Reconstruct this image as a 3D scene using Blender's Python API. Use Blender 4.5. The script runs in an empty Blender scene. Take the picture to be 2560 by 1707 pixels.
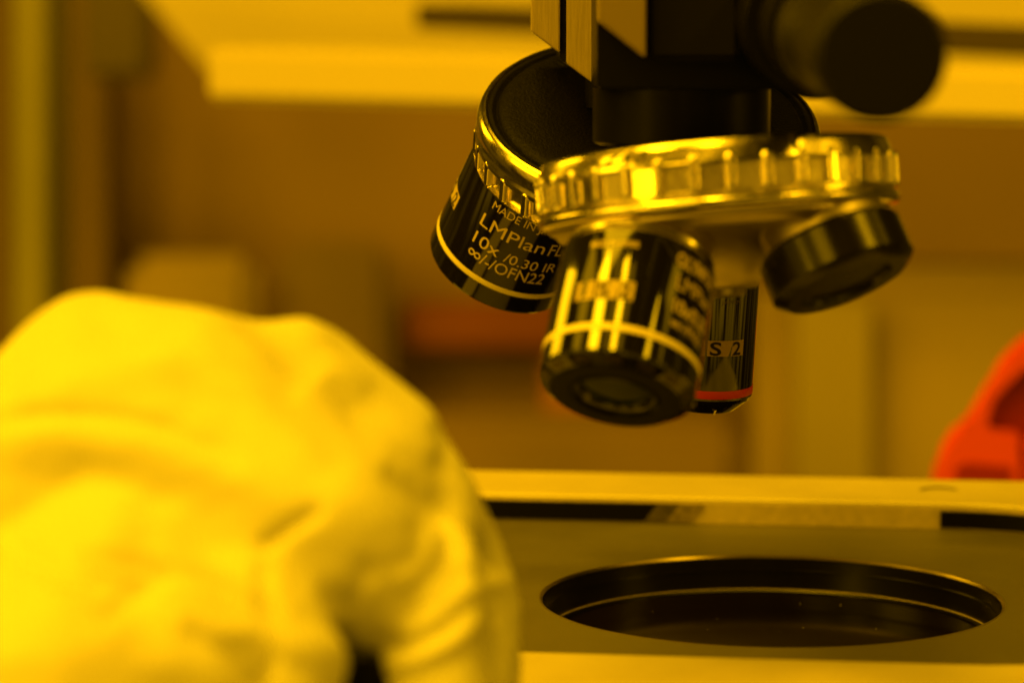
import bpy, bmesh, math, random
import numpy as np
from mathutils import Vector, Matrix, noise

random.seed(4)
sc = bpy.context.scene
COL = sc.collection
R_ = math.radians

# ---------------------------------------------------------------- camera
H = 0.1394                      # lens height above the stage plate (m)
PITCH = R_(6.3)
cam_d = bpy.data.cameras.new('camera')
cam = bpy.data.objects.new('camera', cam_d)
COL.objects.link(cam)
cam.location = (0, 0, H)
cam.rotation_euler = (math.pi / 2 - PITCH, 0, 0)
cam_d.lens = 100
cam_d.sensor_width = 36
cam_d.clip_start = 0.01
cam_d.clip_end = 50
cam_d.dof.use_dof = True
cam_d.dof.focus_distance = 0.682
cam_d.dof.aperture_fstop = 9.5
sc.camera = cam

# ---------------------------------------------------------------- light
sc.view_settings.view_transform = 'Standard'
sc.view_settings.look = 'None'
sc.view_settings.gamma = 1
sc.view_settings.use_curve_mapping = False
sc.view_settings.exposure = 0.45
try:
    sc.cycles.use_denoising = True
    sc.cycles.max_bounces = 8
    sc.cycles.caustics_reflective = False
    sc.cycles.caustics_refractive = False
    sc.cycles.sample_clamp_indirect = 6
except Exception:
    pass

AMBER = (1.0, 0.51, 0.0025)
world = bpy.data.worlds.new('World')
sc.world = world
world.use_nodes = True
wn, wl = world.node_tree.nodes, world.node_tree.links
wn.clear()
w_out = wn.new('ShaderNodeOutputWorld')
w_bg = wn.new('ShaderNodeBackground')
w_tc = wn.new('ShaderNodeTexCoord')
w_mp = wn.new('ShaderNodeMapping')
w_mp.inputs['Scale'].default_value = (3.2, 3.2, 0.5)
w_ns = wn.new('ShaderNodeTexNoise')
w_ns.inputs['Scale'].default_value = 3.6
w_ns.inputs['Detail'].default_value = 3
w_rp = wn.new('ShaderNodeValToRGB')      # walls, doors and dark gaps of the room
w_rp.color_ramp.elements[0].position = 0.45
w_rp.color_ramp.elements[0].color = (0.05, 0.018, 0.0004, 1)
w_rp.color_ramp.elements[1].position = 0.56
w_rp.color_ramp.elements[1].color = (1.0, 0.52, 0.006, 1)
w_sp = wn.new('ShaderNodeSeparateXYZ')
w_lo = wn.new('ShaderNodeMapRange'); w_lo.interpolation_type = 'SMOOTHSTEP'   # towards the ceiling it gets dark
w_lo.inputs['From Min'].default_value = 0.42; w_lo.inputs['From Max'].default_value = 0.15
w_hi = wn.new('ShaderNodeMapRange'); w_hi.interpolation_type = 'SMOOTHSTEP'
w_hi.inputs['From Min'].default_value = -0.45; w_hi.inputs['From Max'].default_value = -0.05
w_fr = wn.new('ShaderNodeMapRange'); w_fr.interpolation_type = 'SMOOTHSTEP'   # the lit half of the room is in front
w_fr.inputs['From Min'].default_value = 0.35; w_fr.inputs['From Max'].default_value = -0.45
w_fr.inputs['To Min'].default_value = 0.10
w_m1 = wn.new('ShaderNodeMath'); w_m1.operation = 'MULTIPLY'
w_m2 = wn.new('ShaderNodeMath'); w_m2.operation = 'MULTIPLY'
w_m3 = wn.new('ShaderNodeMath'); w_m3.operation = 'MULTIPLY_ADD'
w_m3.inputs[1].default_value = 0.85; w_m3.inputs[2].default_value = 0.035
wl.new(w_tc.outputs['Generated'], w_mp.inputs['Vector'])
wl.new(w_tc.outputs['Generated'], w_sp.inputs['Vector'])
wl.new(w_sp.outputs['Z'], w_lo.inputs['Value'])
wl.new(w_sp.outputs['Z'], w_hi.inputs['Value'])
wl.new(w_sp.outputs['Y'], w_fr.inputs['Value'])
wl.new(w_lo.outputs['Result'], w_m1.inputs[0]); wl.new(w_hi.outputs['Result'], w_m1.inputs[1])
wl.new(w_m1.outputs[0], w_m2.inputs[0]); wl.new(w_fr.outputs['Result'], w_m2.inputs[1])
wl.new(w_m2.outputs[0], w_m3.inputs[0])
wl.new(w_mp.outputs['Vector'], w_ns.inputs['Vector'])
wl.new(w_ns.outputs['Fac'], w_rp.inputs['Fac'])
wl.new(w_rp.outputs['Color'], w_bg.inputs['Color'])
wl.new(w_m3.outputs[0], w_bg.inputs['Strength'])
wl.new(w_bg.outputs['Background'], w_out.inputs['Surface'])


def lamp(name, loc, target, sx, sy, watts, color=AMBER, roll=0.0):
    d = bpy.data.lights.new(name, 'AREA')
    d.shape = 'RECTANGLE'
    d.size, d.size_y = sx, sy
    d.energy = watts
    d.color = color
    o = bpy.data.objects.new(name, d)
    COL.objects.link(o)
    o.location = loc
    q = (Vector(target) - Vector(loc)).to_track_quat('-Z', 'Z')
    o.rotation_euler = (q.to_matrix().to_4x4() @ Matrix.Rotation(roll, 4, 'Z')).to_euler()
    return o


def polar(az, el, dist):
    """point seen from the objectives: azimuth (right +, 0 = towards the viewer), elevation"""
    a, e = R_(az), R_(el)
    return (0.03 + dist * math.cos(e) * math.sin(a), 0.62 - dist * math.cos(e) * math.cos(a), 0.12 + dist * math.sin(e))


TGT = (0.03, 0.62, 0.12)
# fluorescent fixtures of the yellow-light room, then added fill and rib lamps
lamp('ceiling_or_fill_lamp', polar(-67, 55, 1.7), TGT, 0.30, 0.50, 11.5)
lamp('ceiling_or_fill_lamp', polar(-16, 62, 1.7), TGT, 0.17, 0.50, 7)
lamp('ceiling_or_fill_lamp', polar(55, 44, 1.8), TGT, 0.26, 0.60, 6.5)
lamp('ceiling_or_fill_lamp', polar(-128, 20, 1.8), TGT, 0.22, 0.60, 4)
lamp('ceiling_or_fill_lamp', polar(-80, 24, 1.8), TGT, 0.7, 0.7, 9)  # added fill that brightens the glove from the left front
lamp('ceiling_or_fill_lamp', polar(-30, 27, 1.8), TGT, 0.6, 0.6, 5)  # added fill for the right half of the glove
lamp('rib_highlight_lamp', polar(-52, 7, 1.7), TGT, 0.10, 0.35, 2.2)  # added low lamp, draws line highlights on the ring ribs
lamp('rib_highlight_lamp', polar(76, 8, 1.7), TGT, 0.09, 0.35, 1.6)  # second added low lamp, for the ribs on the right
lamp('ceiling_or_fill_lamp', polar(-100, 72, 1.6), TGT, 0.9, 0.9, 17)  # added soft lamp that lights the glove from above
# dim lamps added only to put faint stripes on the lacquered barrels
lamp('dim_stripe_lamp', polar(-40, 63, 1.8), TGT, 0.18, 0.5, 0.35)
lamp('dim_stripe_lamp', polar(-98, 43, 1.8), TGT, 0.36, 0.6, 1.6)
lamp('dim_stripe_lamp', polar(3, 60, 1.8), TGT, 0.13, 0.5, 0.35)
lamp('dim_stripe_lamp', polar(82, 34, 1.8), TGT, 0.30, 0.6, 1.0)
# luminaire row further down the room that lights the machines behind
lamp('ceiling_or_fill_lamp', (0.1, 1.0, 1.6), (0.0, 2.1, 0.1), 1.6, 0.3, 5.8)


# ---------------------------------------------------------------- helpers
def ray(px, py, depth):
    """world point at a distance `depth` in front of the lens, from photo pixels (2560 wide)"""
    F = 7111.1
    x = (px - 1280) / F * depth
    d = (py - 853.5) / F * depth
    return Vector((x, depth * math.cos(PITCH) - d * math.sin(PITCH), H - depth * math.sin(PITCH) - d * math.cos(PITCH)))


K = 2560 / 2352.0


def dray(x, y, depth):
    return ray(x * K, y * K, depth)


def mat(name, color, rough=0.5, metal=0.0, spec=0.5, coat=0.0, bump=0.0, bscale=800, vary=0.0, vscale=60,
        sheen=0.0, emis=None, aniso=0.0, stretch=None, rvary=0.0):
    m = bpy.data.materials.new(name)
    m.use_nodes = True
    n, l = m.node_tree.nodes, m.node_tree.links
    b = n['Principled BSDF']
    b.inputs['Base Color'].default_value = (*color, 1)
    b.inputs['Roughness'].default_value = rough
    b.inputs['Metallic'].default_value = metal
    b.inputs['Specular IOR Level'].default_value = spec
    b.inputs['Coat Weight'].default_value = coat
    b.inputs['Coat Roughness'].default_value = 0.06
    if aniso:
        b.inputs['Anisotropic'].default_value = aniso
    tc = n.new('ShaderNodeTexCoord')
    src = tc.outputs['Object']
    if stretch:
        mp = n.new('ShaderNodeMapping')
        mp.inputs['Scale'].default_value = stretch
        l.new(src, mp.inputs['Vector'])
        src = mp.outputs['Vector']
    if vary or rvary:
        t = n.new('ShaderNodeTexNoise')
        t.inputs['Scale'].default_value = vscale
        t.inputs['Detail'].default_value = 6
        l.new(src, t.inputs['Vector'])
        if vary:
            r = n.new('ShaderNodeValToRGB')
            r.color_ramp.elements[0].position = 0.3
            r.color_ramp.elements[1].position = 0.7
            r.color_ramp.elements[0].color = tuple(c * (1 - vary) for c in color) + (1,)
            r.color_ramp.elements[1].color = tuple(min(1, c * (1 + vary)) for c in color) + (1,)
            l.new(t.outputs['Fac'], r.inputs['Fac'])
            l.new(r.outputs['Color'], b.inputs['Base Color'])
        if rvary:
            q = n.new('ShaderNodeMapRange')
            q.inputs['From Min'].default_value = 0.3
            q.inputs['From Max'].default_value = 0.7
            q.inputs['To Min'].default_value = max(0.02, rough - rvary)
            q.inputs['To Max'].default_value = rough + rvary
            l.new(t.outputs['Fac'], q.inputs['Value'])
            l.new(q.outputs['Result'], b.inputs['Roughness'])
    if bump:
        t2 = n.new('ShaderNodeTexNoise')
        t2.inputs['Scale'].default_value = bscale
        t2.inputs['Detail'].default_value = 4
        l.new(src, t2.inputs['Vector'])
        bp = n.new('ShaderNodeBump')
        bp.inputs['Strength'].default_value = bump
        bp.inputs['Distance'].default_value = 0.0004
        l.new(t2.outputs['Fac'], bp.inputs['Height'])
        l.new(bp.outputs['Normal'], b.inputs['Normal'])
    return m


M_CHROME = mat('satin_nickel', (0.66, 0.60, 0.48), 0.20, 1.0, bump=0.04, bscale=900, rvary=0.05, vscale=300)
M_CONE = mat('bead_blasted_metal', (0.50, 0.44, 0.38), 0.42, 1.0, bump=0.10, bscale=1500, rvary=0.06)
M_LACQ = mat('black_lacquer', (0.006, 0.005, 0.004), 0.075, 0.0, spec=0.75, rvary=0.015)
M_BLACK = mat('black_anodised', (0.004, 0.0035, 0.003), 0.32, 0.0, spec=0.10)
M_CRINKLE = mat('black_crinkle_paint', (0.004, 0.0035, 0.003), 0.42, 0.0, spec=0.06, bump=0.8, bscale=1600)
M_MATT = mat('matt_black', (0.005, 0.004, 0.003), 0.65, 0.0, spec=0.15)
M_KNOB = mat('dark_rubber', (0.004, 0.003, 0.002), 0.55, 0.0, spec=0.2)
M_PRINT = mat('printed_ink', (0.62, 0.50, 0.30), 0.45)
M_WHITE = mat('white_ring_ink', (0.80, 0.70, 0.45), 0.4)
M_RED = mat('red_ring_ink', (0.36, 0.008, 0.006), 0.4)
M_ENGRAVE = mat('engraved_ink', (0.03, 0.02, 0.01), 0.5)
M_GLASS = mat('coated_lens_glass', (0.004, 0.010, 0.004), 0.08, 0.0, spec=0.35)
M_BRASSY = mat('brushed_aluminium', (0.42, 0.34, 0.22), 0.45, 0.25, bump=0.25, bscale=900, stretch=(6, 6, 0.25), vary=0.12, vscale=300)
M_PLATE = mat('grey_anodised_plate', (0.14, 0.13, 0.10), 0.42, 0.35, bump=0.14, bscale=2600, vary=0.10, vscale=40, rvary=0.06)
M_FRAME = mat('cream_painted_metal', (0.50, 0.45, 0.33), 0.42, 0.0, vary=0.06, vscale=60, bump=0.05, bscale=1400)
M_WALLIN = mat('milled_inner_edge', (0.52, 0.44, 0.30), 0.45, 0.15, bump=0.3, bscale=900, vary=0.12, vscale=400)
M_WAFER = mat('polished_wafer', (0.005, 0.003, 0.002), 0.09, 0.0, spec=0.03)
M_GLOVE = mat('white_glove_rubber', (0.60, 0.59, 0.57), 0.50, 0.0, spec=0.35, bump=0.15, bscale=900)
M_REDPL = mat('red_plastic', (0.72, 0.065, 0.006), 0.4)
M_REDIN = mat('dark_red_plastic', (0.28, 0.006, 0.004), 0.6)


def finish(o, m, smooth=True, angle=32):
    me = o.data
    if m is not None and not me.materials:
        me.materials.append(m)
    if smooth:
        me.polygons.foreach_set('use_smooth', [True] * len(me.polygons))
        me.set_sharp_from_angle(angle=R_(angle))
    me.update()
    return o


def mesh_obj(name, bm, m, parent=None, matrix=None, smooth=True, angle=32, recalc=True):
    if recalc:
        bmesh.ops.recalc_face_normals(bm, faces=bm.faces[:])
    me = bpy.data.meshes.new(name)
    bm.to_mesh(me)
    bm.free()
    o = bpy.data.objects.new(name, me)
    COL.objects.link(o)
    if parent is not None:
        o.parent = parent
    if matrix is not None:
        o.matrix_local = matrix
    return finish(o, m, smooth, angle)


def empty(name, loc, label, cat, group=None):
    o = bpy.data.objects.new(name, None)
    COL.objects.link(o)
    o.location = loc
    o.empty_display_size = 0.01
    tag(o, label, cat, group)
    return o


def tag(o, label=None, cat=None, group=None, kind=None):
    if label: o['label'] = label
    if cat: o['category'] = cat
    if group: o['group'] = group
    if kind: o['kind'] = kind
    return o


def axis_frame(origin, lean, toward):
    """local +Z = down the optical axis, +X = towards the viewer, +Y = to the left of the picture"""
    v = Vector((math.tan(R_(lean)), -math.tan(R_(toward)), -1)).normalized()
    e1 = Vector((0, -1, 0))
    e1 = (e1 - v * e1.dot(v)).normalized()
    e2 = v.cross(e1)
    m = Matrix.Identity(4)
    for i in range(3):
        m[i][0], m[i][1], m[i][2], m[i][3] = e1[i], e2[i], v[i], origin[i]
    return m


def lathe(bm, prof, seg=128, rfun=None, mid=None):
    """prof = [(t, R)...] in mm turned about local Z; ends with R=0 close"""
    rings = []
    for (t, r) in prof:
        if r <= 1e-6:
            rings.append([bm.verts.new((0, 0, t / 1000))])
        else:
            ring = []
            for k in range(seg):
                a = 2 * math.pi * k / seg
                rr = r if rfun is None else rfun(t, r, a)
                ring.append(bm.verts.new((rr / 1000 * math.cos(a), rr / 1000 * math.sin(a), t / 1000)))
            rings.append(ring)
    for a, b in zip(rings, rings[1:]):
        if len(a) == 1 and len(b) == 1:
            continue
        for k in range(seg):
            k2 = (k + 1) % seg
            if len(a) == 1:
                bm.faces.new((a[0], b[k], b[k2]))
            elif len(b) == 1:
                bm.faces.new((a[k], b[0], a[k2]))
            else:
                bm.faces.new((a[k], b[k], b[k2], a[k2]))
    return rings


def lathed(name, prof, m, parent=None, matrix=None, seg=128, rfun=None, angle=32):
    bm = bmesh.new()
    lathe(bm, prof, seg, rfun)
    return mesh_obj(name, bm, m, parent, matrix, angle=angle)


def box_bm(bm, x0, x1, y0, y1, z0, z1, M=None, bevel=0.0):
    vs = [bm.verts.new((x, y, z)) for x in (x0, x1) for y in (y0, y1) for z in (z0, z1)]
    idx = [(0, 1, 3, 2), (4, 6, 7, 5), (0, 4, 5, 1), (2, 3, 7, 6), (0, 2, 6, 4), (1, 5, 7, 3)]
    fs = [bm.faces.new([vs[i] for i in f]) for f in idx]
    if bevel:
        es = list({e for f in fs for e in f.edges})
        r = bmesh.ops.bevel(bm, geom=es, offset=bevel, segments=3, affect='EDGES', profile=0.7)
    if M is not None:
        bmesh.ops.transform(bm, matrix=M, verts=bm.verts[:])


def prism_bm(bm, pts, y0, y1, bevel=0.0):
    """outline in the X-Z plane extruded along Y"""
    a = [bm.verts.new((x, y0, z)) for x, z in pts]
    b = [bm.verts.new((x, y1, z)) for x, z in pts]
    n = len(pts)
    fs = [bm.faces.new(a), bm.faces.new(b[::-1])]
    for i in range(n):
        j = (i + 1) % n
        fs.append(bm.faces.new((a[i], b[i], b[j], a[j])))
    if bevel:
        es = list({e for f in fs for e in f.edges})
        bmesh.ops.bevel(bm, geom=es, offset=bevel, segments=2, affect='EDGES')


# ---------------------------------------------------------------- lettering wrapped round a barrel
def text_bm(body, size, shear=0.0, weight=0.0):
    cu = bpy.data.curves.new('tmp', 'FONT')
    cu.body = body
    cu.size = 1.0
    cu.shear = shear
    cu.offset = weight
    cu.resolution_u = 4
    to = bpy.data.objects.new('tmp', cu)
    COL.objects.link(to)
    bpy.context.view_layer.update()
    dg = bpy.context.evaluated_depsgraph_get()
    me = bpy.data.meshes.new_from_object(to.evaluated_get(dg))
    bm = bmesh.new()
    bm.from_mesh(me)
    bpy.data.objects.remove(to)
    bpy.data.curves.remove(cu)
    bpy.data.meshes.remove(me)
    return bm


def wrap_write(name, rows, R, m, parent, lift=0.05, rfun=None):
    """rows = (text, az_start_deg, az_end_deg or None, baseline t mm, cap mm, shear, weight); 2D patches as ('poly', pts)"""
    out = bmesh.new()
    for row in rows:
        if row[0] == 'poly':
            bm = bmesh.new()
            for pts in row[1]:
                bm.faces.new([bm.verts.new((math.radians(a) * R, -t, 0)) for a, t in pts])
        else:
            body, a0, a1, t0, cap, shear, weight = row
            bm = text_bm(body, 1, shear, weight)
            xs = [v.co.x for v in bm.verts]
            x0, x1 = min(xs), max(xs)
            sy = cap / 0.70
            sx = sy if a1 is None else math.radians(a1 - a0) * R / (x1 - x0)
            for v in bm.verts:
                v.co = Vector((math.radians(a0) * R + (v.co.x - x0) * sx, -t0 + v.co.y * sy, 0))
        xs = [v.co.x for v in bm.verts]
        x = math.floor(min(xs) * 2) / 2
        while x < max(xs):
            bmesh.ops.bisect_plane(bm, geom=bm.verts[:] + bm.edges[:] + bm.faces[:], plane_co=(x, 0, 0), plane_no=(1, 0, 0))
            x += 0.5
        vmap = {}
        for v in bm.verts:
            t = -v.co.y
            a = v.co.x / R
            rr = (R if rfun is None else rfun(t)) + lift
            vmap[v] = out.verts.new((rr / 1000 * math.cos(a), -rr / 1000 * math.sin(a), t / 1000))
        for f in bm.faces:
            try:
                out.faces.new([vmap[v] for v in f.verts])
            except ValueError:
                pass
        bm.free()
    return mesh_obj(name, out, m, parent, smooth=False, recalc=False)


# ================================================================ SETTING (behind the microscope)
def slab(name, x0, x1, y0, y1, depth, thick, m, parent=None, depth_r=None, y0r=None, y1r=None, bevel=0.004):
    """upright slab whose front face spans the given picture rectangle at its own distance"""
    depth_r = depth_r or depth
    y0r = y0 if y0r is None else y0r
    y1r = y1 if y1r is None else y1r
    c = [dray(x0, y0, depth), dray(x1, y0r, depth_r), dray(x1, y1r, depth_r), dray(x0, y1, depth)]
    n = (c[1] - c[0]).cross(c[3] - c[0]).normalized()
    if n.y < 0: n = -n
    n.z = 0; n.normalize()
    b = [p + n * thick for p in c]
    bm = bmesh.new()
    A = [bm.verts.new(p) for p in c]; B = [bm.verts.new(p) for p in b]
    fs = [bm.faces.new(A), bm.faces.new(B[::-1])]
    for i in range(4):
        j = (i + 1) % 4
        fs.append(bm.faces.new((A[i], B[i], B[j], A[j])))
    if bevel:
        bmesh.ops.bevel(bm, geom=list({e for f in fs for e in f.edges}), offset=min(bevel, thick * .3, (c[0] - c[3]).length * .12, (c[0] - c[1]).length * .12), segments=4, affect='EDGES')
    o = mesh_obj(name, bm, m, parent)
    return o


M_BWALL = mat('brown_wall_paint', (0.26, 0.17, 0.09), 0.7, vary=0.15, vscale=1.5)
M_BEAM = mat('cream_enamel', (0.56, 0.49, 0.36), 0.6)
M_DARKP = mat('dark_machine_paint', (0.07, 0.05, 0.03), 0.6)
M_BROWN = mat('brown_machine_paint', (0.22, 0.15, 0.08), 0.7, vary=0.2, vscale=6)
M_OLIVE = mat('olive_machine_paint', (0.19, 0.18, 0.08), 0.7, vary=0.15, vscale=5)
M_ORANGE = mat('orange_plastic', (0.30, 0.085, 0.016), 0.6, vary=0.2, vscale=8)
M_SOFT = mat('pale_wall_unit', (0.34, 0.27, 0.14), 0.7)
M_SOFTB = mat('brown_wall_unit', (0.23, 0.165, 0.085), 0.7)
M_DARKB = mat('dark_brown_column', (0.14, 0.09, 0.045), 0.7)
M_RUST = mat('rust_plastic', (0.38, 0.15, 0.04), 0.6, vary=0.2, vscale=8)
M_TAN = mat('tan_machine_paint', (0.35, 0.27, 0.15), 0.7, vary=0.1, vscale=5)

M_CHAN = mat('channel_paint', (0.035, 0.022, 0.010), 0.7)
wall = slab('back_wall', -1400, 3800, -120, 2600, 2.6, 0.05, M_BWALL, bevel=0)
tag(wall, kind='structure')

beam = slab('equipment_beam', 470, 2900, 108, 232, 1.35, 0.10, M_BEAM, depth_r=1.02, y0r=178, y1r=300)
tag(beam, 'out-of-focus cream horizontal beam crossing behind the microscope head', 'beam')
rail = slab('cable_channel', 950, 3000, 8, 66, 1.70, 0.05, M_CHAN, depth_r=1.30, y0r=88, y1r=165, bevel=0.004)
tag(rail, 'dark narrow channel running above the cream beam, out of focus', 'cable channel')
# upper panel with a slanting left side
bm = bmesh.new()
P0 = [dray(270, -90, 2.1), dray(2900, -90, 2.0), dray(2900, 230, 2.0), dray(520, 215, 2.1), dray(340, 0, 2.1)]
A = [bm.verts.new(p) for p in P0]; B = [bm.verts.new(p + Vector((0, .08, 0))) for p in P0]
bm.faces.new(A); bm.faces.new(B[::-1])
for i in range(5): bm.faces.new((A[i], B[i], B[(i + 1) % 5], A[(i + 1) % 5]))
tag(mesh_obj('wall_cabinet', bm, M_BEAM, smooth=False), 'blurred cream cabinet panel above the beam with a slanting left edge', 'cabinet')
tag(slab('machine_column', 130, 245, -90, 1500, 2.45, 0.08, M_DARKB, bevel=0.0), 'dark brown upright machine column at the upper left, far out of focus', 'machine column')
tag(slab('junction_box', 190, 345, -90, 185, 2.3, 0.06, M_DARKP, bevel=0.01), 'very dark box at the top left beside the brown column, out of focus', 'junction box')
tag(slab('dark_cabinet', -700, 20, -90, 1500, 2.4, 0.1, M_DARKB, bevel=0), 'dark brown cabinet side cut off by the left edge of the view, out of focus', 'cabinet')
tag(slab('pipe_post', 28, 108, -90, 900, 1.8, 0.1, M_OLIVE, bevel=0.02), 'olive upright post near the far left edge, out of focus', 'post')
tag(slab('equipment_box', 285, 590, 590, 1200, 2.45, 0.06, M_TAN, bevel=0.03), 'pale olive equipment box behind the gloved hand, far out of focus', 'equipment box')
tag(slab('equipment_box', 640, 900, 560, 1300, 2.5, 0.04, M_SOFTB, bevel=0.03), 'brown equipment housing between the glove and the left objective, out of focus', 'equipment box')
tag(slab('orange_bin', 930, 1300, 705, 805, 2.55, 0.15, M_ORANGE, bevel=0.02), 'blurred orange-red bin edge under the left black objective', 'bin')
tag(slab('orange_tray', 1250, 1560, 860, 1010, 2.2, 0.15, M_RUST, bevel=0.02), 'blurred orange tray below the front objective', 'tray')
tag(slab('equipment_box', 900, 1700, 985, 1300, 1.9, 0.1, M_BROWN, bevel=0.01), 'low brown equipment box behind the rear stage rail, out of focus', 'equipment box')
tag(slab('tall_cabinet', 1740, 2600, 620, 1300, 2.2, 0.1, M_TAN, bevel=0.02), 'tan cabinet at the right behind the stage, out of focus', 'cabinet')
tag(slab('equipment_cabinet', 1830, 2000, 690, 1300, 2.16, 0.03, mat('olive_door_paint', (0.31, 0.26, 0.13), 0.7), bevel=0.0), 'slightly darker olive panel standing in front of the tan cabinet, out of focus', 'cabinet panel')

# ================================================================ RED PLASTIC HANDLE behind the stage
HD = 1.12
def q(x, y): 
    p = dray(x, y, HD); return (p.x, p.z)
yh = dray(2200, 1000, HD).y
red = empty('plastic_handle', dray(2260, 1100, HD), 'bright red plastic handle with a slanting arched grip behind the right of the stage', 'handle')
RP = Matrix.Translation(-red.location)
bm = bmesh.new()
out_ = [(2135, 1180), (2150, 1080), (2172, 1010), (2200, 975), (2238, 955), (2268, 880), (2300, 820), (2352, 768), (2440, 735), (2560, 730), (2560, 800), (2470, 800), (2395, 812), (2340, 836), (2302, 872), (2276, 915), (2254, 968), (2258, 988), (2340, 990), (2344, 1090), (2340, 1180)]
prism_bm(bm, [q(*p) for p in out_], yh - 0.004, yh + 0.006, bevel=0.0015)
mesh_obj('grip', bm, M_REDPL, red, RP)
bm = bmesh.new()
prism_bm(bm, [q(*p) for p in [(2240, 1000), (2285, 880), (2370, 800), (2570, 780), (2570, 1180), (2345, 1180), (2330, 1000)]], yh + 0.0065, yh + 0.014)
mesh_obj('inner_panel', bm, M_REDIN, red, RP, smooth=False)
bm = bmesh.new()
prism_bm(bm, [q(*p) for p in [(2362, 1180), (2358, 1010), (2375, 995), (2570, 990), (2570, 1180)]], yh - 0.007, yh + 0.006, bevel=0.0015)
mesh_obj('mounting_foot', bm, M_REDPL, red, RP)
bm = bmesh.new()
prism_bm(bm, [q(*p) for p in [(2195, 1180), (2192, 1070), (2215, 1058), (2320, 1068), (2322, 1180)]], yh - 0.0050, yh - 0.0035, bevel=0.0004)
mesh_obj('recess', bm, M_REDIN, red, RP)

# ================================================================ STAGE
HC = ray(1770 * K, 1372 * K, 0.70); HC.z = 0
stage = empty('microscope_stage', (HC.x, HC.y, -0.030), 'grey square stage plate with a round opening inside a cream raised frame', 'microscope stage')
SM = Matrix.Translation((0, 0, 0.030)) @ Matrix.Rotation(R_(-7.5), 4, 'Z')
RH = 0.0563
HO = 0.102        # half opening
RT = 0.0076       # rail height


XL = 0.024     # the opening runs further to the left
def rrect(h, r, n=14, hx=None):
    hx = hx or h
    pts = []
    rl = r if r < 0.03 else r - 0.024      # the left corners are tighter
    for cx, cy, a0, r in ((hx - r, h - r, 0, r), (-hx - XL + rl, h - rl, 90, rl), (-hx - XL + rl, -h + rl, 180, rl), (hx - r, -h + r, 270, r)):
        for k in range(n + 1):
            a = R_(a0 + 90 * k / n)
            pts.append((cx + r * math.cos(a), cy + r * math.sin(a)))
    return pts


def loops(bm, specs, close=True):
    rings = [[bm.verts.new((x, y, z)) for x, y in pts] for pts, z in specs]
    pairs = list(zip(rings, rings[1:])) + ([(rings[-1], rings[0])] if close else [])
    for a, b in pairs:
        n = len(a)
        for k in range(n):
            bm.faces.new((a[k], a[(k + 1) % n], b[(k + 1) % n], b[k]))


bm = bmesh.new()
ci, ri = HO, 0.059
co, ro = HO + 0.042, 0.012
loops(bm, [(rrect(ci + .0008, ri + .0008), RT), (rrect(ci, ri), RT - 0.0007), (rrect(ci, ri), -0.004), (rrect(co, ro), -0.016),
           (rrect(co, ro), RT - 0.0012), (rrect(co - .0012, ro), RT)])
frame = mesh_obj('raised_frame', bm, M_FRAME, stage, SM, angle=25)
# milled inner edge liner, proud of the painted frame
bm = bmesh.new()
loops(bm, [(rrect(ci - .0004, ri - .0004), RT - 0.0016), (rrect(ci - .0004, ri - .0004), 0.0002), (rrect(ci + .0003, ri + .0003), 0.0002), (rrect(ci + .0003, ri + .0003), RT - 0.0016)])
mesh_obj('inner_edge', bm, M_WALLIN, stage, SM, angle=25)
# dark reflection on the far edge, put in as black strips
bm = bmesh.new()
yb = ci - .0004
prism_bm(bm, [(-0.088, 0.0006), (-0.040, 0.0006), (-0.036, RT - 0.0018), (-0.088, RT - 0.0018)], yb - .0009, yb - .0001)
mesh_obj('dark_reflection_strip', bm, M_BLACK, stage, SM, smooth=False)
for wa, wb, wc in ((-0.040, -0.0335, 0.07), (-0.0335, -0.027, 0.20)):  # half-tone pieces that fade the dark reflection out
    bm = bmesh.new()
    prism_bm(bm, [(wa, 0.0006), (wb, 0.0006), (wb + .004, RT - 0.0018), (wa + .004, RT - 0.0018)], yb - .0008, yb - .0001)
    mesh_obj('reflection_fade_strip', bm, mat('reflection_half_tone', (wc, wc * .82, wc * .55), 0.5, 0.1, vary=.4, vscale=500), stage, SM, smooth=False)
bm = bmesh.new()  # right corner's dark reflection, built as a curved black strip
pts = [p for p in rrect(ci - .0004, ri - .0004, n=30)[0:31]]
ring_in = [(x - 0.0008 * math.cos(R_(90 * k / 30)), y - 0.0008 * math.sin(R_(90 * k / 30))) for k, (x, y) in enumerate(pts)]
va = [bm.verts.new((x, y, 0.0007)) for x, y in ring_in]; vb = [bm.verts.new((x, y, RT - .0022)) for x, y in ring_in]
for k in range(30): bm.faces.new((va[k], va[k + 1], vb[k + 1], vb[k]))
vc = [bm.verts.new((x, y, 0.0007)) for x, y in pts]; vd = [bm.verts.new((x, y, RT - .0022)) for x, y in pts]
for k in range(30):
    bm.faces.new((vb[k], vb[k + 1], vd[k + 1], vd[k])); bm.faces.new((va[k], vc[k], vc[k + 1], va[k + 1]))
mesh_obj('dark_reflection_strip', bm, M_BLACK, stage, SM, angle=25)

# plate with the round opening: square loop bridged to a circle, bevelled rim, stepped bore
N = 240
def circ(r): return [(r * math.cos(2 * math.pi * k / N), r * math.sin(2 * math.pi * k / N)) for k in range(N)]
def sq(h):
    o = []
    for k in range(N):
        a = 2 * math.pi * k / N
        s = h / max(abs(math.cos(a)), abs(math.sin(a)))
        x, y = s * math.cos(a), s * math.sin(a)
        lim = h - 0.012 * 0
        o.append((x, y))
    return o
bm = bmesh.new()
loops(bm, [(sq(HO + .004), 0.0), (circ(RH + .004), 0.0), (circ(RH + .0007), 0.0), (circ(RH), -0.0005), (circ(RH), -0.0030),
           (circ(RH), -0.0102), (sq(HO + .004), -0.0102)])
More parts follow.
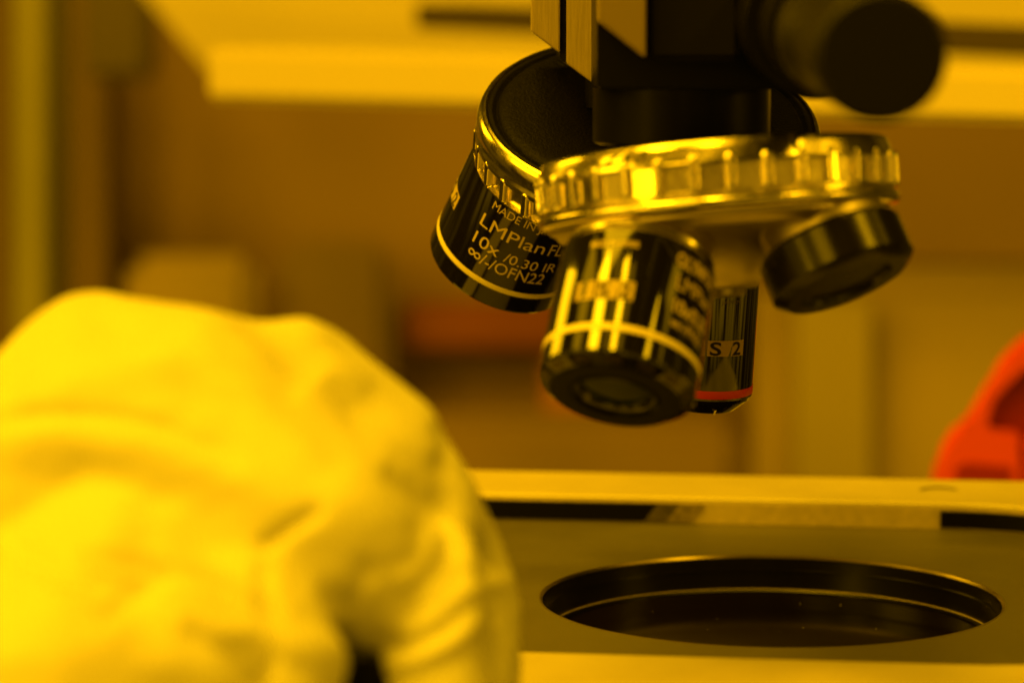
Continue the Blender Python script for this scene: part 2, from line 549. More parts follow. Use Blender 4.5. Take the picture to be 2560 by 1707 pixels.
# crop the square corners to the frame's rounded opening
for v in bm.verts:
    x, y = v.co.x, v.co.y
    if x < -HO * .6 and max(abs(x), abs(y)) > 0.08:
        x = v.co.x = x - XL * min(1, (-x - HO * .6) / (HO * .4))
    rr = 0.055 if x > 0 else 0.030
    lim = HO + .003 - rr
    limx = lim if x > 0 else lim + XL
    if abs(x) > limx and abs(y) > lim:
        dx, dy = abs(x) - limx, abs(y) - lim
        d = math.hypot(dx, dy)
        if d > rr:
            v.co.x = math.copysign(limx + dx * rr / d, x); v.co.y = math.copysign(lim + dy * rr / d, y)
plate = mesh_obj('stage_plate', bm, M_PLATE, stage, SM, angle=25)
bore_z = -0.0089
lathed('bore_ring', [(-0.7, 56.25), (-3.6, 56.1), (-3.65, 55.2), (-4.1, 55.2), (-4.15, 55.9), (-8.7, 55.6), (-8.75, 54.2), (-9.1, 53.7), (-9.9, 53.7), (-9.9, 56.25)], mat('black_bore', (0.004, 0.003, 0.002), 0.25, 0.0, spec=0.35), stage, SM, seg=240, angle=25)
lathed('rim_chamfer', [(0.06, 57.0), (0.06, 56.6), (-0.6, 56.15), (-0.8, 56.4), (-0.2, 57.0), (0.06, 57.0)], mat('dark_machined_edge', (0.30, 0.25, 0.17), 0.30, 1.0), stage, SM, seg=240, angle=25)
lathed('retaining_ring', [(-8.70, 55.3), (-8.60, 55.0), (-8.8, 54.75), (-9.3, 54.7), (-9.3, 55.3)], M_WALLIN, stage, SM, seg=240, angle=25)
# the arc-shaped mark engraved on the rear rail
bm = bmesh.new()
prev = None
for k in range(17):
    u = k / 16
    a = R_(160 - 135 * u)
    w = 0.0009 * math.sin(math.pi * min(1, max(.12, u))) + .0003
    c = Vector((0.0055 * math.cos(a), 0.0075 * math.sin(a), 0)); d = Vector((math.cos(a), math.sin(a), 0)) * w
    cur = (bm.verts.new(c - d), bm.verts.new(c + d))
    if prev: bm.faces.new((prev[0], prev[1], cur[1], cur[0]))
    prev = cur
mk = ray(2150 * K, 1120 * K, 0.83)
pr = Matrix.Rotation(R_(5.2), 4, 'Z') @ Vector((mk.x - HC.x, 0, 0))
mesh_obj('engraved_mark', bm, M_ENGRAVE, stage, SM @ Matrix.Translation((0.043, ci + 0.018, RT + 0.0002)), smooth=False, recalc=False)
# base under the frame
bm = bmesh.new()
box_bm(bm, -co + .01, co - .01, -co + .01, co - .01, -0.030, -0.0165, bevel=0.002)
mesh_obj('base_plate', bm, M_MATT, stage, SM)
# fine scratch across the plate at the left
bm = bmesh.new()
sp = [(-0.079, 0.012), (-0.074, 0.001), (-0.0705, -0.010), (-0.068, -0.022), (-0.067, -0.030)]
pv = None
for x, y in sp:
    cur = (bm.verts.new((x - .00012, y, 0)), bm.verts.new((x + .00012, y, 0)))
    if pv: bm.faces.new((pv[0], pv[1], cur[1], cur[0]))
    pv = cur
mesh_obj('scratch', bm, mat('scratch_line', (0.07, 0.055, 0.03), 0.6), stage, SM @ Matrix.Translation((0, 0, 0.00012)), smooth=False, recalc=False)

# wafer under the opening
wafer = lathed('wafer_disc', [(-0.15, 53.5), (0.10, 53.5), (0.25, 53.3), (0.25, 0)], M_WAFER, seg=240)
wafer.location = (HC.x, HC.y, -0.0097)
tag(wafer, 'polished black wafer lying down inside the round stage opening', 'wafer')
bm = bmesh.new()
for (x, y, r) in ((1930, 1389, .00016), (1838, 1386, .00010), (1845, 1441, .00013), (1790, 1448, .00008), (1647, 1420, .00009), (1625, 1445, .00010), (1500, 1405, .00008), (2012, 1443, .00008)):
    # dust lies on the wafer plane
    d = (dray(x, y, 1) - Vector((0, 0, H))); s = (-0.00943 - H) / d.z
    p = Vector((0, 0, H)) + d * s - wafer.location
    bmesh.ops.create_icosphere(bm, subdivisions=1, radius=r, matrix=Matrix.Translation(p))
mesh_obj('dust', bm, M_WHITE, wafer)
wafer.children[0]['kind'] = 'stuff'

# ================================================================ MICROSCOPE
scope = empty('microscope', (0.11, 0.74, 0.10), 'microscope head with two silver knurled turrets and black objectives above the stage', 'microscope')
SI = Matrix.Translation(-scope.location)

NT = 32
def knurl_at(z):
    """32 raised rounded ribs with flat pockets between them; z moves the rib zone down the ring"""
    drop = 0.8 if z else 0.0
    return lambda t, r, a: knurl(t, r, a, z) - (drop * min(1, max(0, (t - 2.5) / 2)))


def knurl(t, r, a, z):
    if z:
        t = 3.38 + (t - 5.9) * 1.32      # shorter ribs, lower on a wider bevel
    if not (3.0 <= t <= 11.35):
        return r
    p = 2 * math.pi / NT
    d = ((a + R_(1.1)) / p + 0.5) % 1.0 - 0.5          # 0 on a rib
    x = d * p * 39.3
    if 4.95 < t < 10.75:
        u = (abs(d) - 0.5) * p                          # angle from the pocket middle
        k = min(1, max(0, (abs(x) - 1.12) / 0.16)) * min(1, min(t - 4.95, 10.75 - t) / 0.2)
        floor = 38.3 * math.cos(p / 2) / math.cos(u) + 0.12
        r = r + (min(floor, r) - r) * k
    tt = t - min(9.9, max(4.5, t))
    q2 = 1.12 ** 2 - x * x - tt * tt
    if q2 > 0:
        r = max(r, 39.0 + (0.75 if z else 0.95) * min(1, 1.25 * math.sqrt(q2) / 1.12))
    return r


def turret(origin_px, depth, lean, toward, scale, z, crinkle=True):
    Mx = axis_frame(ray(*origin_px, depth), lean, toward)
    L = SI @ Mx @ Matrix.Scale(scale, 4)
    body = lathed('turret', [(1.2, 0), (1.2, 20), (1.3, 29.0), (2.0, 29.5), (12.6, 29.5), (14.5, 29.0), (17.0, 26.5), (18.8, 22), (21, 15), (25, 10), (28, 8.5), (30, 7), (30, 0)] if z else [(1.2, 0), (1.2, 20), (1.3, 34.8), (2.0, 36.2), (13.5, 36.2), (14.2, 36.2 if z else 37.4), (15.6, 36.2 if z else 37.4), (16.2, 36.2), (17.6, 35.2),
                             (18.1, 32), (18.8, 26), (20.2, 19.5), (22.2, 14.6), (25.0, 10.9), (28.4, 8.6), (30.0, 7.7), (30.3, 7.0), (30.3, 4.6), (31.6, 4.4), (32.0, 3.8), (32.0, 0)],
                  M_CONE, scope, L, seg=160, angle=40)
    prof = [(0.3, 36.4), (0.0, 36.7), (0.05, 37.1), (0.5, 37.6), (1.7, 38.15), (2.9, 38.65)] if z else [(0.3, 36.9), (0.0, 37.3), (0.05, 37.6), (0.45, 38.05), (1.7, 38.5), (2.9, 38.9)]
    t, t1 = (3.05, 11.3) if not z else (3.2, 11.9)
    while t < t1:
        prof.append((t, min(39.45, (38.9 + (t - 2.9) * 0.33) if not z else (38.65 + (t - 2.9) * 0.26)))); t += 0.22 if (not z or t > 5.5) else 0.6
    if z:
        prof += [(12.0, 39.4), (12.3, 39.0), (12.4, 38.4), (12.4, 30.0), (0.3, 36.3)]
    else:
        prof += [(11.36, 39.3), (11.5, 38.9), (11.8, 38.9), (12.1, 39.5), (12.5, 39.85), (13.0, 40.0), (13.6, 39.95), (14.3, 39.6), (14.8, 39.0), (15.0, 38.0), (15.0, 36.3), (0.3, 36.3)]
    kr = lathed('knurled_ring', prof, M_CHROME, body, seg=NT * 40, rfun=knurl_at(z), angle=38)
    tp = lathed('top_plate', [(0.9, 36.2), (0.35, 36.0), (0.2, 35.5), (0.25, 34.9), (1.0, 34.4), (1.0, 34.0), (0.2, 33.6), (-0.1, 33.0), (-0.35, 31.8), (-0.4, 30.5), (-0.4, 0)], M_CRINKLE, body, seg=160, angle=60)
    return body, Mx, scale


back, MB_, sB = turret((1626, 290), 0.70, -4.0, -27.2, 0.0411 / 0.0371, 0.3)
fo = ray(1797, 545, 0.615)
fd = (axis_frame(fo, 4.5, 7.0).to_3x3() @ Vector((0, 0, 1)))
front_o = fo - fd * 0.0143
Mfront = axis_frame(front_o, 4.5, 7.0)
sF = 0.0395 / 0.0402
front, MF_, _ = turret((1797, 0), 0.615, 4.5, 7.0, sF, 0.0)
front.matrix_local = SI @ Mfront @ Matrix.Scale(sF, 4)
tag(back, 'rear turret tilted to show its black top plate')
tag(front, 'front turret seen slightly from below, with a bare cone')
# serial engraving on the front turret's bevel
bev = lambda t: 38.05 + (t - 0.45) * 0.36
wrap_write('engraved_number', [('XZ46', -49, -24.5, 3.5, 2.7, 0.25, 0.03)], 38.6, M_ENGRAVE, front, lift=0.10, rfun=bev)
wrap_write('engraved_number', [('poly', [[(20.5, 0.3), (22.5, 0.3), (23.5, 3.6), (21.5, 3.6)]])], 38.6, M_ENGRAVE, front, lift=0.06, rfun=bev).hide_render = False


def objective(name, centre, lean, toward, R, tip, top, band_mat, tip_prof, mount_prof, label=None, band=(-0.45, 1.0), scale=1.0):
    Mx = axis_frame(centre, lean, toward) @ Matrix.Scale(scale, 4)
    prof = [(top, 0), (top, R - 1.4), (top + 0.5, R - 0.5), (top + 0.9, R - .08), (top + 1.2, R), (-6, R), (tip - 0.6, R), (tip, R - 0.3)] + tip_prof
    ob = lathed(name, prof, M_LACQ, scope, SI @ Mx, seg=160, angle=20)
    if label: ob['label'] = label
    b0, b1 = band
    lathed('colour_band', [(b0, R - .2), (b0, R + .05), (b0 + .1, R + .07), (b1 - .1, R + .07), (b1, R + .05), (b1, R - .2)], band_mat, ob, seg=160, angle=60)
    for pr_, mm in mount_prof:
        lathed('mount_collar', pr_, mm, ob, seg=128, angle=30)
    return ob


# --- left objective on the rear turret
RL = 18.3
lm = objective('objective', ray(1267.6, 614, 0.725), -25.3, -33.0, RL, 6.3, -26.5, M_WHITE,
               [(7.2, RL - 1.6), (7.3, RL - 2.2), (7.3, 0)],
               [([(-26.4, 15.5), (-26.4, 16.4), (-28.2, 16.4), (-29, 15.0), (-30, 14.8), (-30, 0)], M_CONE)],
               'left objective printed 10x with a cream band, leaning down to the left', scale=0.725 / 0.71)
wrap_write('lettering', [('MADE IN JAPAN', -25.6, 41, -19.4, 2.3, 0, 0.0),
                         ('LMPlan', -29.4, 26.1, -13.35, 3.6, 0, 0.0),
                         ('FL', 30.0, 42, -13.2, 3.6, 0, 0.0),
                         ('10x', -28.6, -5.1, -8.0, 3.4, 0, 0.0),
                         ('/0.30 IR', 0.1, 43.3, -7.9, 2.8, 0, 0.0),
                         ('\u221e/-/OFN22', -27.8, 37.6, -3.9, 3.3, 0, 0.0)], RL, M_PRINT, lm)


M_LOGO = mat('logo_ink', (0.42, 0.33, 0.17), 0.5)
M_DIM = mat('aged_ink', (0.20, 0.135, 0.06), 0.5)
def uis_logo(a0, a1, t0, t1, R, parent, ink=None):
    """block logo: solid tiles with the letters left dark, a slash shaped like a bolt between them"""
    w = (a1 - a0)
    f = lambda u: a0 + w * u
    tiles = [[(f(0), t0), (f(.10), t0), (f(.10), t1), (f(0), t1)],
             [(f(.20), t0), (f(.34), t0), (f(.34), t1), (f(.13), t1), (f(.13), t1 - .5), (f(.20), t1 - .8)],
             [(f(.38), t0), (f(.62), t0), (f(.62), t1), (f(.38), t1)],
             [(f(.62), t0), (f(.80), t0), (f(.76), (t0 + t1) / 2), (f(.72), t1), (f(.62), t1)],
             [(f(.80), t0), (f(1), t0), (f(1), t1), (f(.76), t1)]]
    wrap_write('logo', [('poly', tiles)], R, ink or M_LOGO, parent, lift=0.04)
    h = t1 - t0
    wrap_write('logo_letters', [('S', f(.42), f(.60), t1 - .28 * 1, h * .84, 0, 0.02), ('2', f(.79), f(.94), t1 - .28, h * .84, 0, 0.02)], R, M_MATT, parent, lift=0.08)


uis_logo(-103, -60, -13.2, -9.0, RL, lm)

# --- front objective on the front turret
RF = 16.2
fob = objective('objective', ray(1553, 907, 0.585), -12.3, 33.0, RF, 6.0, -22.9, M_WHITE,
                [(6.2, 15.6), (7.5, 13.8), (7.7, 13.4), (7.7, 9.4), (7.2, 8.6), (6.9, 7.6), (6.0, 7.0), (6.0, 0)],
                [([(-22.8, 13.2), (-22.9, 15.0), (-24.6, 15.2), (-25.0, 14.6), (-25.4, 14.4), (-29, 14.6), (-29, 0)], M_CONE),
                 ([(-23.2, 14.2), (-23.3, 15.6), (-23.9, 15.7), (-24.2, 15.2), (-24.3, 14.2)], M_CHROME)],
                'front objective hanging towards the viewer with bright lamp streaks and its lens showing', scale=0.585 / 0.578)
wrap_write('lettering', [('OLYMPUS', 22.8, 66, -16.9, 2.9, 0, 0.035),
                         ('LMPlan', 25.8, 66, -11.75, 3.2, 0, 0.0),
                         ('10x/0.25', 26.4, 66, -6.6, 3.0, 0, 0.02),
                         ('\u221e/-/FN22', 26.4, 62, -3.1, 2.2, 0, 0.006),
                         ('MADE IN JAPAN', -43, -7, -18.0, 1.4, 0, 0.01)], RF, M_PRINT, fob)
uis_logo(-48.6, -4.3, -10.1, -5.9, RF, fob)
bm = bmesh.new()
lathe(bm, [(6.05, 7.0), (6.35, 5.5), (6.6, 3.5), (6.7, 0)], 96)
mesh_obj('front_lens', bm, M_GLASS, fob)
lathed('front_bezel', [(7.62, 13.6), (7.8, 13.3), (7.85, 9.5), (7.3, 8.9), (7.25, 8.7)], M_MATT, fob, seg=96)
lathed('lens_ring', [(7.8, 8.9), (8.05, 8.7), (8.0, 8.4), (6.9, 8.2)], M_BLACK, fob, seg=96)
# ring of small grip flats on the tip
bm = bmesh.new()
for k in range(14):
    a0 = k * 360 / 14
    c = [(a0 + 3, 6.3, 15.55), (a0 + 17, 6.3, 15.55), (a0 + 17, 8.2, 13.98), (a0 + 3, 8.2, 13.98)]
    vs = []
    for j in range(5):
        a = R_(a0 + 3 + 14 * j / 4)
        vs.append((bm.verts.new((.001 * 15.62 * math.cos(a), .001 * 15.62 * math.sin(a), .0063)), bm.verts.new((.001 * 14.1 * math.cos(a), .001 * 14.1 * math.sin(a), .00735))))
    for j in range(4): bm.faces.new((vs[j][0], vs[j + 1][0], vs[j + 1][1], vs[j][1]))
mesh_obj('grip_flats', bm, mat('worn_black_metal', (0.035, 0.025, 0.015), 0.35, 0.3, vary=0.5, vscale=200), fob, smooth=False)

# --- slim objective with the red band, hanging behind
RI = 11.6
iso = objective('objective', ray(1763, 972, 0.70), -2.6, -6.0, RI, 1.0, -30, M_RED,
                [(1.4, RI - .5), (4.2, RI - 3.6), (4.4, RI - 4.0), (4.4, 0)],
                [([(-29.9, 9.5), (-30, 10.6), (-33, 10.6), (-34, 9.0), (-40, 9.0), (-40, 0)], M_CONE)],
                'slim objective with a red band, hanging upright behind the front one', band=(-2.1, -0.1))
uis_logo(-34, 43, -14.65, -10.8, RI, iso, M_DIM)
wrap_write('lettering', [('JAPAN', 9, 35, -23.6, 1.0, 0, 0.0)], RI, mat('faded_ink', (0.05, 0.03, 0.02), 0.5), iso)
bm = bmesh.new()
box_bm(bm, -.0002, .0002, -.0002, .0002, -0.0012, 0.0012)
mesh_obj('tip_pin', bm, M_CHROME, iso, Matrix.Translation((0.0086, -0.0022, 0.0032)) @ Matrix.Rotation(R_(-18), 4, 'X'), smooth=False)

# --- capped short nosepiece port on the right of the front turret
RC = 15.7
cap = lathed('port_cap', [(-6, 0), (-6, 12.6), (-1.2, 13.4), (-1.1, 14.9), (-0.3, 15.5), (0, RC), (7.7, RC), (8.5, RC - .8), (9.6, RC - 2.4), (9.6, 10.2), (8.4, 9.6), (8.4, 0)],
             mat('ribbed_black_plastic', (0.010, 0.008, 0.005), 0.22, 0.0, spec=0.35, stretch=(1, 1, .05), rvary=.06, vscale=400),
             scope, SI @ axis_frame(ray(2075, 612, 0.597), 21.5, 24.0), seg=180, rfun=lambda t, r, a: r + (0.045 * math.sin(a * 90) if 0 < t < 7.8 and r > 15 else 0), angle=25)
tag(cap, 'short black cap closing the right port of the front turret')
lathed('cap_boss', [(-14, 0), (-14, 13.4), (-6, 13.4), (-1.25, 13.6), (-1.25, 0)], M_CONE, cap, seg=96)

# set screw at the cone tip
bm = bmesh.new()
bmesh.ops.create_uvsphere(bm, u_segments=20, v_segments=12, radius=0.0010)
mesh_obj('set_screw', bm, M_CHROME, front, Matrix.Translation((0.0066, 0.0048, 0.0300)))

# --- neck above the front turret
NC = ray(1703, 300, 0.645)
def zof(px, py, dep): return ray(px, py, dep).z
neck_top = ray(1703, 215, 0.645).z
neck_bot = front_o.z + 0.0005
neck = lathed('neck', [(0, 0), (0, 19.4), (0.6, 20.1), ((neck_top - neck_bot) * 1000 - .5, 20.1), ((neck_top - neck_bot) * 1000, 0)], M_BLACK, scope,
              SI @ Matrix.Translation((NC.x, NC.y, neck_bot)), seg=120)
# neck above the rear turret
bo = ray(1626, 290, 0.70)
lathed('neck', [(0, 0), (0, 20.0), (60, 20.0), (60, 0)], M_BLACK, scope, SI @ Matrix.Translation((bo.x + .004, bo.y + .004, bo.z + .002)), seg=96)
# --- body block and dovetail plates
def dxz(x, y, dep):
    p = dray(x, y, dep); return (p.x, p.z)
yb0 = dray(1500, 100, 0.622).y
bm = bmesh.new()
Z1 = dray(0, -420, 0.62).z
prism_bm(bm, [dxz(1372, 206, .625), dxz(1800, 206, .625), dxz(1852, 150, .625), (dxz(1852, 150, .625)[0], Z1), (dxz(1372, 206, .625)[0], Z1)], yb0 + .002, yb0 + 0.13, bevel=0.0006)
mesh_obj('head_block', bm, M_BLACK, scope, SI)
# raised brown face with a slanted lower edge
bm = bmesh.new()
prism_bm(bm, [dxz(1378, 50, .60), dxz(1484, 134, .60), (dxz(1484, 134, .60)[0], Z1), (dxz(1378, 50, .60)[0], Z1)], dray(1400, 60, .60).y, yb0 + .0025, bevel=0.0004)
mesh_obj('front_plate', bm, mat('dark_brushed_plate', (0.25, 0.19, 0.11), 0.5, 0.2, bump=0.2, bscale=900, stretch=(6, 6, .25)), scope, SI)
bm = bmesh.new()
prism_bm(bm, [dxz(1486, 140, .605), dxz(1700, 140, .605), (dxz(1700, 140, .605)[0], Z1), (dxz(1486, 140, .605)[0], Z1)], dray(1500, 60, .605).y, yb0 + .0025, bevel=0.0012)
mesh_obj('cover_plate', bm, M_MATT, scope, SI)
# dovetail: two brushed plates with a black gap between
DP = 0.672
yd = dray(1300, 60, DP).y
for (xa, ya, xb, yb_, mm, dy) in ((1222, 74, 1286, 122, M_BRASSY, 0.0), (1301, 146, 1368, 196, M_BRASSY, 0.0), (1286.5, 132, 1300.5, 146, M_MATT, 0.0025)):
    bm = bmesh.new()
    prism_bm(bm, [dxz(xa, ya, DP), dxz(xb, yb_, DP), (dxz(xb, 0, DP)[0], Z1), (dxz(xa, 0, DP)[0], Z1)], yd + dy, yd + 0.045, bevel=0.0 if dy else 0.0003)
    mesh_obj('dovetail_gap' if dy else 'dovetail_plate', bm, mm, scope, SI, smooth=False)

# --- focus knob pointing at the viewer (with its stepped hub)
k0 = dray(1850, 40, 0.61); k1 = dray(2024, 131, 0.47)
ax = (k1 - k0); Lk = ax.length * 1000
zq = ax.normalized()
xq = Vector((0, 0, 1)); xq = (xq - zq * xq.dot(zq)).normalized(); yq = zq.cross(xq)
KM = Matrix.Identity(4)
for i in range(3): KM[i][0], KM[i][1], KM[i][2], KM[i][3] = xq[i], yq[i], zq[i], k0[i]
kn = lathed('focus_knob', [(-20, 0), (-20, 15.5), (30, 15.5), (31, 14.8), (31, 12.5), (Lk * .45, 12.5), (Lk * .45, 0)], M_BLACK, scope, SI @ KM, seg=96)
Rk = 154 / 6533 * 0.47 * 1000
lathed('knob_grip', [(Lk * .44, 0), (Lk * .44, Rk + .2), (Lk * .5, Rk + .8), (Lk * .62, Rk + .8), (Lk * .64, Rk - .8), (Lk * .70, Rk - .8), (Lk * .72, Rk), (Lk - 1.2, Rk), (Lk, Rk - 1), (Lk, 0)], M_KNOB, kn, seg=96)

# ================================================================ GLOVED HAND
GD = {}
def gp(x, y, r, d):
    return (dray(x, y, d), r / 6533 * d)
def capsule(bm, a, b):
    n0 = len(bm.verts)
    vs = []
    for (c, r) in (a, b):
        res = bmesh.ops.create_uvsphere(bm, u_segments=28, v_segments=18, radius=r, matrix=Matrix.Translation(c))
        vs += res['verts']
    fs = list({f for v in vs for f in v.link_faces})
    bmesh.ops.delete(bm, geom=fs, context='FACES_ONLY')
    es = [e for e in bm.edges if not e.link_faces and (e.verts[0] in set(vs))]
    bmesh.ops.delete(bm, geom=es, context='EDGES_FACES')
    r = bmesh.ops.convex_hull(bm, input=vs, use_existing_faces=False)
    dead = [g for g in r['geom_interior'] if isinstance(g, bmesh.types.BMVert)]
    if dead: bmesh.ops.delete(bm, geom=dead, context='VERTS')


# (x, y, radius) in 2352-wide photo pixels, distance from the lens in metres
N_ = dict(
    arm=(-900, 2350, 480, .50), wrist=(-62, 1500, 440, .495), top=(215, 850, 182, .505), dors=(470, 1012, 300, .497), back=(238, 1063, 300, .492), back_lo=(330, 1330, 330, .485),
    kn=(690, 900, 166, .510), kn2=(862, 1060, 182, .505), mid=(765, 1260, 200, .472), web2=(858, 1356, 136, .470),
    pip=(968, 1185, 140, .500), web=(600, 1330, 200, .472),
    mf0=(905, 1130, 170, .515), mf1=(1008, 1270, 150, .522), mf2=(1050, 1420, 150, .522), mf3=(1040, 1660, 160, .515), 
    rf1=(960, 1330, 140, .535), rf2=(980, 1640, 150, .538),
    if1=(985, 1290, 118, .482), if2=(982, 1420, 112, .470), if3=(1020, 1650, 118, .462),
    cuff=(120, 1680, 340, .452), th00=(420, 1600, 220, .452), th0=(420, 1420, 200, .466), th1=(600, 1440, 150, .460), th2=(684, 1520, 116, .455), th3=(635, 1700, 122, .452),
)
LINKS = [('arm', 'wrist'), ('wrist', 'back'), ('wrist', 'back_lo'), ('wrist', 'top'), ('top', 'back'), ('top', 'dors'), ('dors', 'kn'), ('dors', 'kn2'), ('dors', 'mid'), ('back', 'dors'), ('kn', 'kn2'), ('back_lo', 'mid'), ('back', 'mid'), ('kn2', 'mid'), ('mid', 'web2'), ('web2', 'if1'), ('web2', 'pip'), ('kn2', 'pip'), ('mid', 'pip'), ('mid', 'web'), ('back_lo', 'web'),
         ('kn2', 'mf0'), ('mf0', 'mf1'), ('mf1', 'mf2'), ('mf2', 'mf3'), ('mf0', 'rf1'), ('rf1', 'rf2'), ('pip', 'if1'), ('if1', 'if2'), ('if2', 'if3'),
         ('web', 'th1'), ('wrist', 'th0'), ('arm', 'cuff'), ('wrist', 'cuff'), ('cuff', 'th00'), ('th00', 'th0'), ('back_lo', 'th00'), ('cuff', 'back_lo'),  ('back_lo', 'th0'), ('th0', 'th1'), ('th1', 'th2'), ('th2', 'th3')]
gm = bpy.data.meshes.new('glove_raw')
acc = bmesh.new()
for a, b in LINKS:
    bm = bmesh.new()
    capsule(bm, gp(*N_[a]), gp(*N_[b]))
    tmp = bpy.data.meshes.new('t'); bm.to_mesh(tmp); bm.free(); acc.from_mesh(tmp); bpy.data.meshes.remove(tmp)
acc.to_mesh(gm); acc.free()
raw = bpy.data.objects.new('glove_raw', gm)
COL.objects.link(raw)
md = raw.modifiers.new('r', 'REMESH'); md.mode = 'VOXEL'; md.voxel_size = 0.0011
md = raw.modifiers.new('s', 'SMOOTH'); md.factor = 0.6; md.iterations = 14
bpy.context.view_layer.update()
dg = bpy.context.evaluated_depsgraph_get()
gme = bpy.data.meshes.new_from_object(raw.evaluated_get(dg))
bpy.data.objects.remove(raw); bpy.data.meshes.remove(gm)

n = len(gme.vertices)
co_ = np.empty(n * 3); gme.vertices.foreach_get('co', co_); co_ = co_.reshape(-1, 3)
no_ = np.empty(n * 3); gme.vertices.foreach_get('normal', no_); no_ = no_.reshape(-1, 3)
cp, sp_ = math.cos(PITCH), math.sin(PITCH)
fwd = co_[:, 1] * cp - (co_[:, 2] - H) * sp_
dwn = -((co_[:, 2] - H) * cp + co_[:, 1] * sp_)
U = np.stack([1176 + 6533 * co_[:, 0] / fwd, 784 + 6533 * dwn / fwd], 1)
facing = np.clip(-(no_[:, 1]) * 1.6 + 0.75, 0, 1)


def catmull(pts, m=12):
    P = [pts[0]] + list(pts) + [pts[-1]]
    o = []
    for i in range(1, len(P) - 2):
        p0, p1, p2, p3 = [np.array(P[j], float) for j in (i - 1, i, i + 1, i + 2)]
        for k in range(m):
            t = k / m
            o.append(.5 * ((2 * p1) + (-p0 + p2) * t + (2 * p0 - 5 * p1 + 4 * p2 - p3) * t * t + (-p0 + 3 * p1 - 3 * p2 + p3) * t ** 3))
    o.append(np.array(pts[-1], float))
    return np.array(o)


def seg_dist(U, poly):
    best = np.full(len(U), 1e9); side = np.zeros(len(U)); par = np.zeros(len(U))
    L = len(poly) - 1
    for i in range(L):
        a, b = poly[i], poly[i + 1]
        d = b - a; l2 = d @ d + 1e-9
        t = np.clip(((U - a) @ d) / l2, 0, 1)
        v = U - (a + t[:, None] * d)
        dist = np.hypot(v[:, 0], v[:, 1])
        m = dist < best
        best[m] = dist[m]; side[m] = np.sign(d[0] * v[m, 1] - d[1] * v[m, 0]); par[m] = (i + t[m]) / L
    return best, side, par


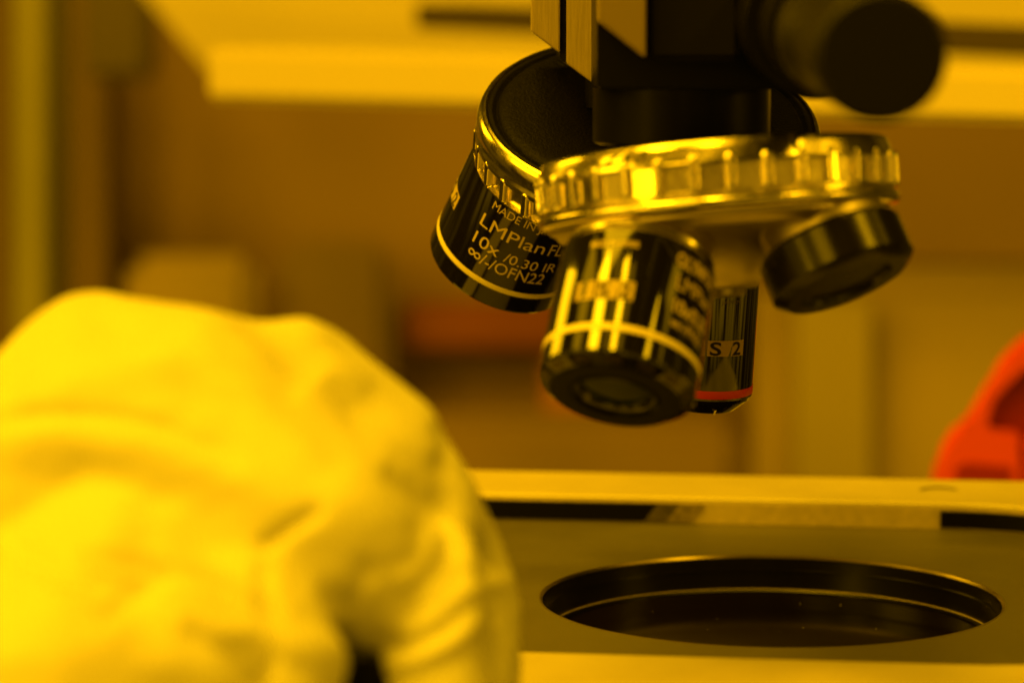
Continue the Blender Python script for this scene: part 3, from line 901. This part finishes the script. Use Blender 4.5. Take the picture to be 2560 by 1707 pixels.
# folds of the loose glove: (points, width px, height mm, kind) kind g = groove, r = ridge, s = step (second side lower)
FOLDS = [
    ([(530, 640), (590, 730), (650, 800), (720, 880)], 50, -2.8, 'g'),
    ([(690, 640), (700, 735), (760, 810), (850, 900)], 40, 1.2, 'r'),
    ([(-60, 985), (60, 958), (200, 950), (330, 965), (450, 1010), (560, 1065)], 26, -1.0, 'g'),
    ([(-60, 1040), (120, 1010), (320, 1035), (520, 1105), (700, 1190)], 60, 0.9, 'r'),
    ([(480, 740), (580, 830), (700, 950), (800, 1080)], 46, -0.9, 'g'),
    ([(560, 740), (680, 820), (800, 960), (900, 1060)], 50, 0.8, 'r'),
    ([(740, 1165), (690, 1195), (630, 1235), (590, 1265)], 20, -1.6, 'g'),
    ([(-60, 1190), (60, 1270), (200, 1330), (360, 1370)], 34, -1.6, 'g'),
    ([(-60, 1300), (150, 1400), (300, 1460)], 60, 0.8, 'r'),
    ([(180, 1265), (350, 1300), (480, 1330), (560, 1380), (610, 1450)], 26, -1.5, 'g'),
    ([(230, 1350), (380, 1400), (500, 1450), (590, 1455)], 34, 1.5, 'r'),
    ([(230, 1440), (330, 1350), (400, 1300)], 26, -1.0, 'g'),
    ([(420, 1440), (520, 1500), (590, 1600)], 26, -1.4, 'g'),
    ([(600, 1280), (612, 1380), (625, 1480), (610, 1600)], 22, -1.8, 'g'),
    ([(880, 1075), (950, 1130), (1010, 1200), (1045, 1290)], 24, -1.6, 'g'),
    ([(990, 1120), (1060, 1190), (1120, 1270), (1150, 1330)], 22, -1.5, 'g'),
    ([(1035, 1180), (1068, 1260), (1070, 1340), (1030, 1410), (960, 1460)], 24, 1.7, 'r'),
    ([(1085, 1250), (1120, 1300), (1080, 1350)], 24, -1.8, 'g'),
    ([(1150, 1335), (1085, 1350), (1090, 1400), (1050, 1470), (960, 1520), (880, 1530)], 22, 1.7, 'r'),
    ([(1060, 1385), (1010, 1440), (930, 1480), (850, 1470)], 20, -1.7, 'g'),
    ([(990, 1200), (985, 1260), (960, 1310), (900, 1340)], 26, 1.2, 'r'),
    ([(860, 1290), (820, 1350), (800, 1420)], 26, -1.0, 'g'),
    ([(680, 1400), (760, 1440), (830, 1460)], 24, -0.8, 'g'),
    ([(690, 1350), (780, 1330), (880, 1380)], 40, 0.8, 'r'),
    ([(640, 1500), (700, 1560)], 24, -0.8, 'g'),
    ([(1140, 1420), (1165, 1500), (1150, 1600)], 26, 0.8, 'r'),
    ([(1010, 960), (1030, 1030), (1000, 1090)], 28, -0.8, 'g'),
]
disp = np.zeros(n)
for pts, w, h, kd in FOLDS:
    poly = catmull(pts)
    d, s, par = seg_dist(U, poly)
    fade = np.clip(np.minimum(par, 1 - par) / 0.18, 0.0, 1) ** 0.7
    w *= 0.8
    disp += h * np.exp(-(d / w) ** 2) * fade
# loose-rubber undulation
und = np.array([noise.noise(Vector((c[0] * 55, c[1] * 55, c[2] * 90))) for c in co_])
und2 = np.array([noise.noise(Vector((c[0] * 160 + 7, c[1] * 160, c[2] * 260))) for c in co_])
tot = disp * facing * 0.82 + und * 0.6 + und2 * 0.25
co_ = co_ + no_ * (tot * 1e-3)[:, None]
gme.vertices.foreach_set('co', co_.ravel())
gme.name = 'glove'
person = empty('person', (-0.09, 0.50, -0.02), 'hand in a loose white rubber glove reaching in from the left beside the stage', 'person')
glove = bpy.data.objects.new('glove', gme)
COL.objects.link(glove)
glove.parent = person
glove.matrix_local = Matrix.Translation(-person.location)
gme.materials.clear()
finish(glove, M_GLOVE, angle=180)

# added dark cylinder standing for the shade in the gap under the fingers
ak = lathed('gap_darkener', [(0, 0), (0, 15), (1, 16), (22, 16), (23.5, 14.8), (23.5, 0)], M_KNOB, seg=72)
akp = dray(838, 1500, 0.530)
ak.location = akp - Vector((0, 0, 0.0215))
tag(ak, 'added dark cylinder filling in the shade of the gap between the glove thumb and fingers', 'shade filler')
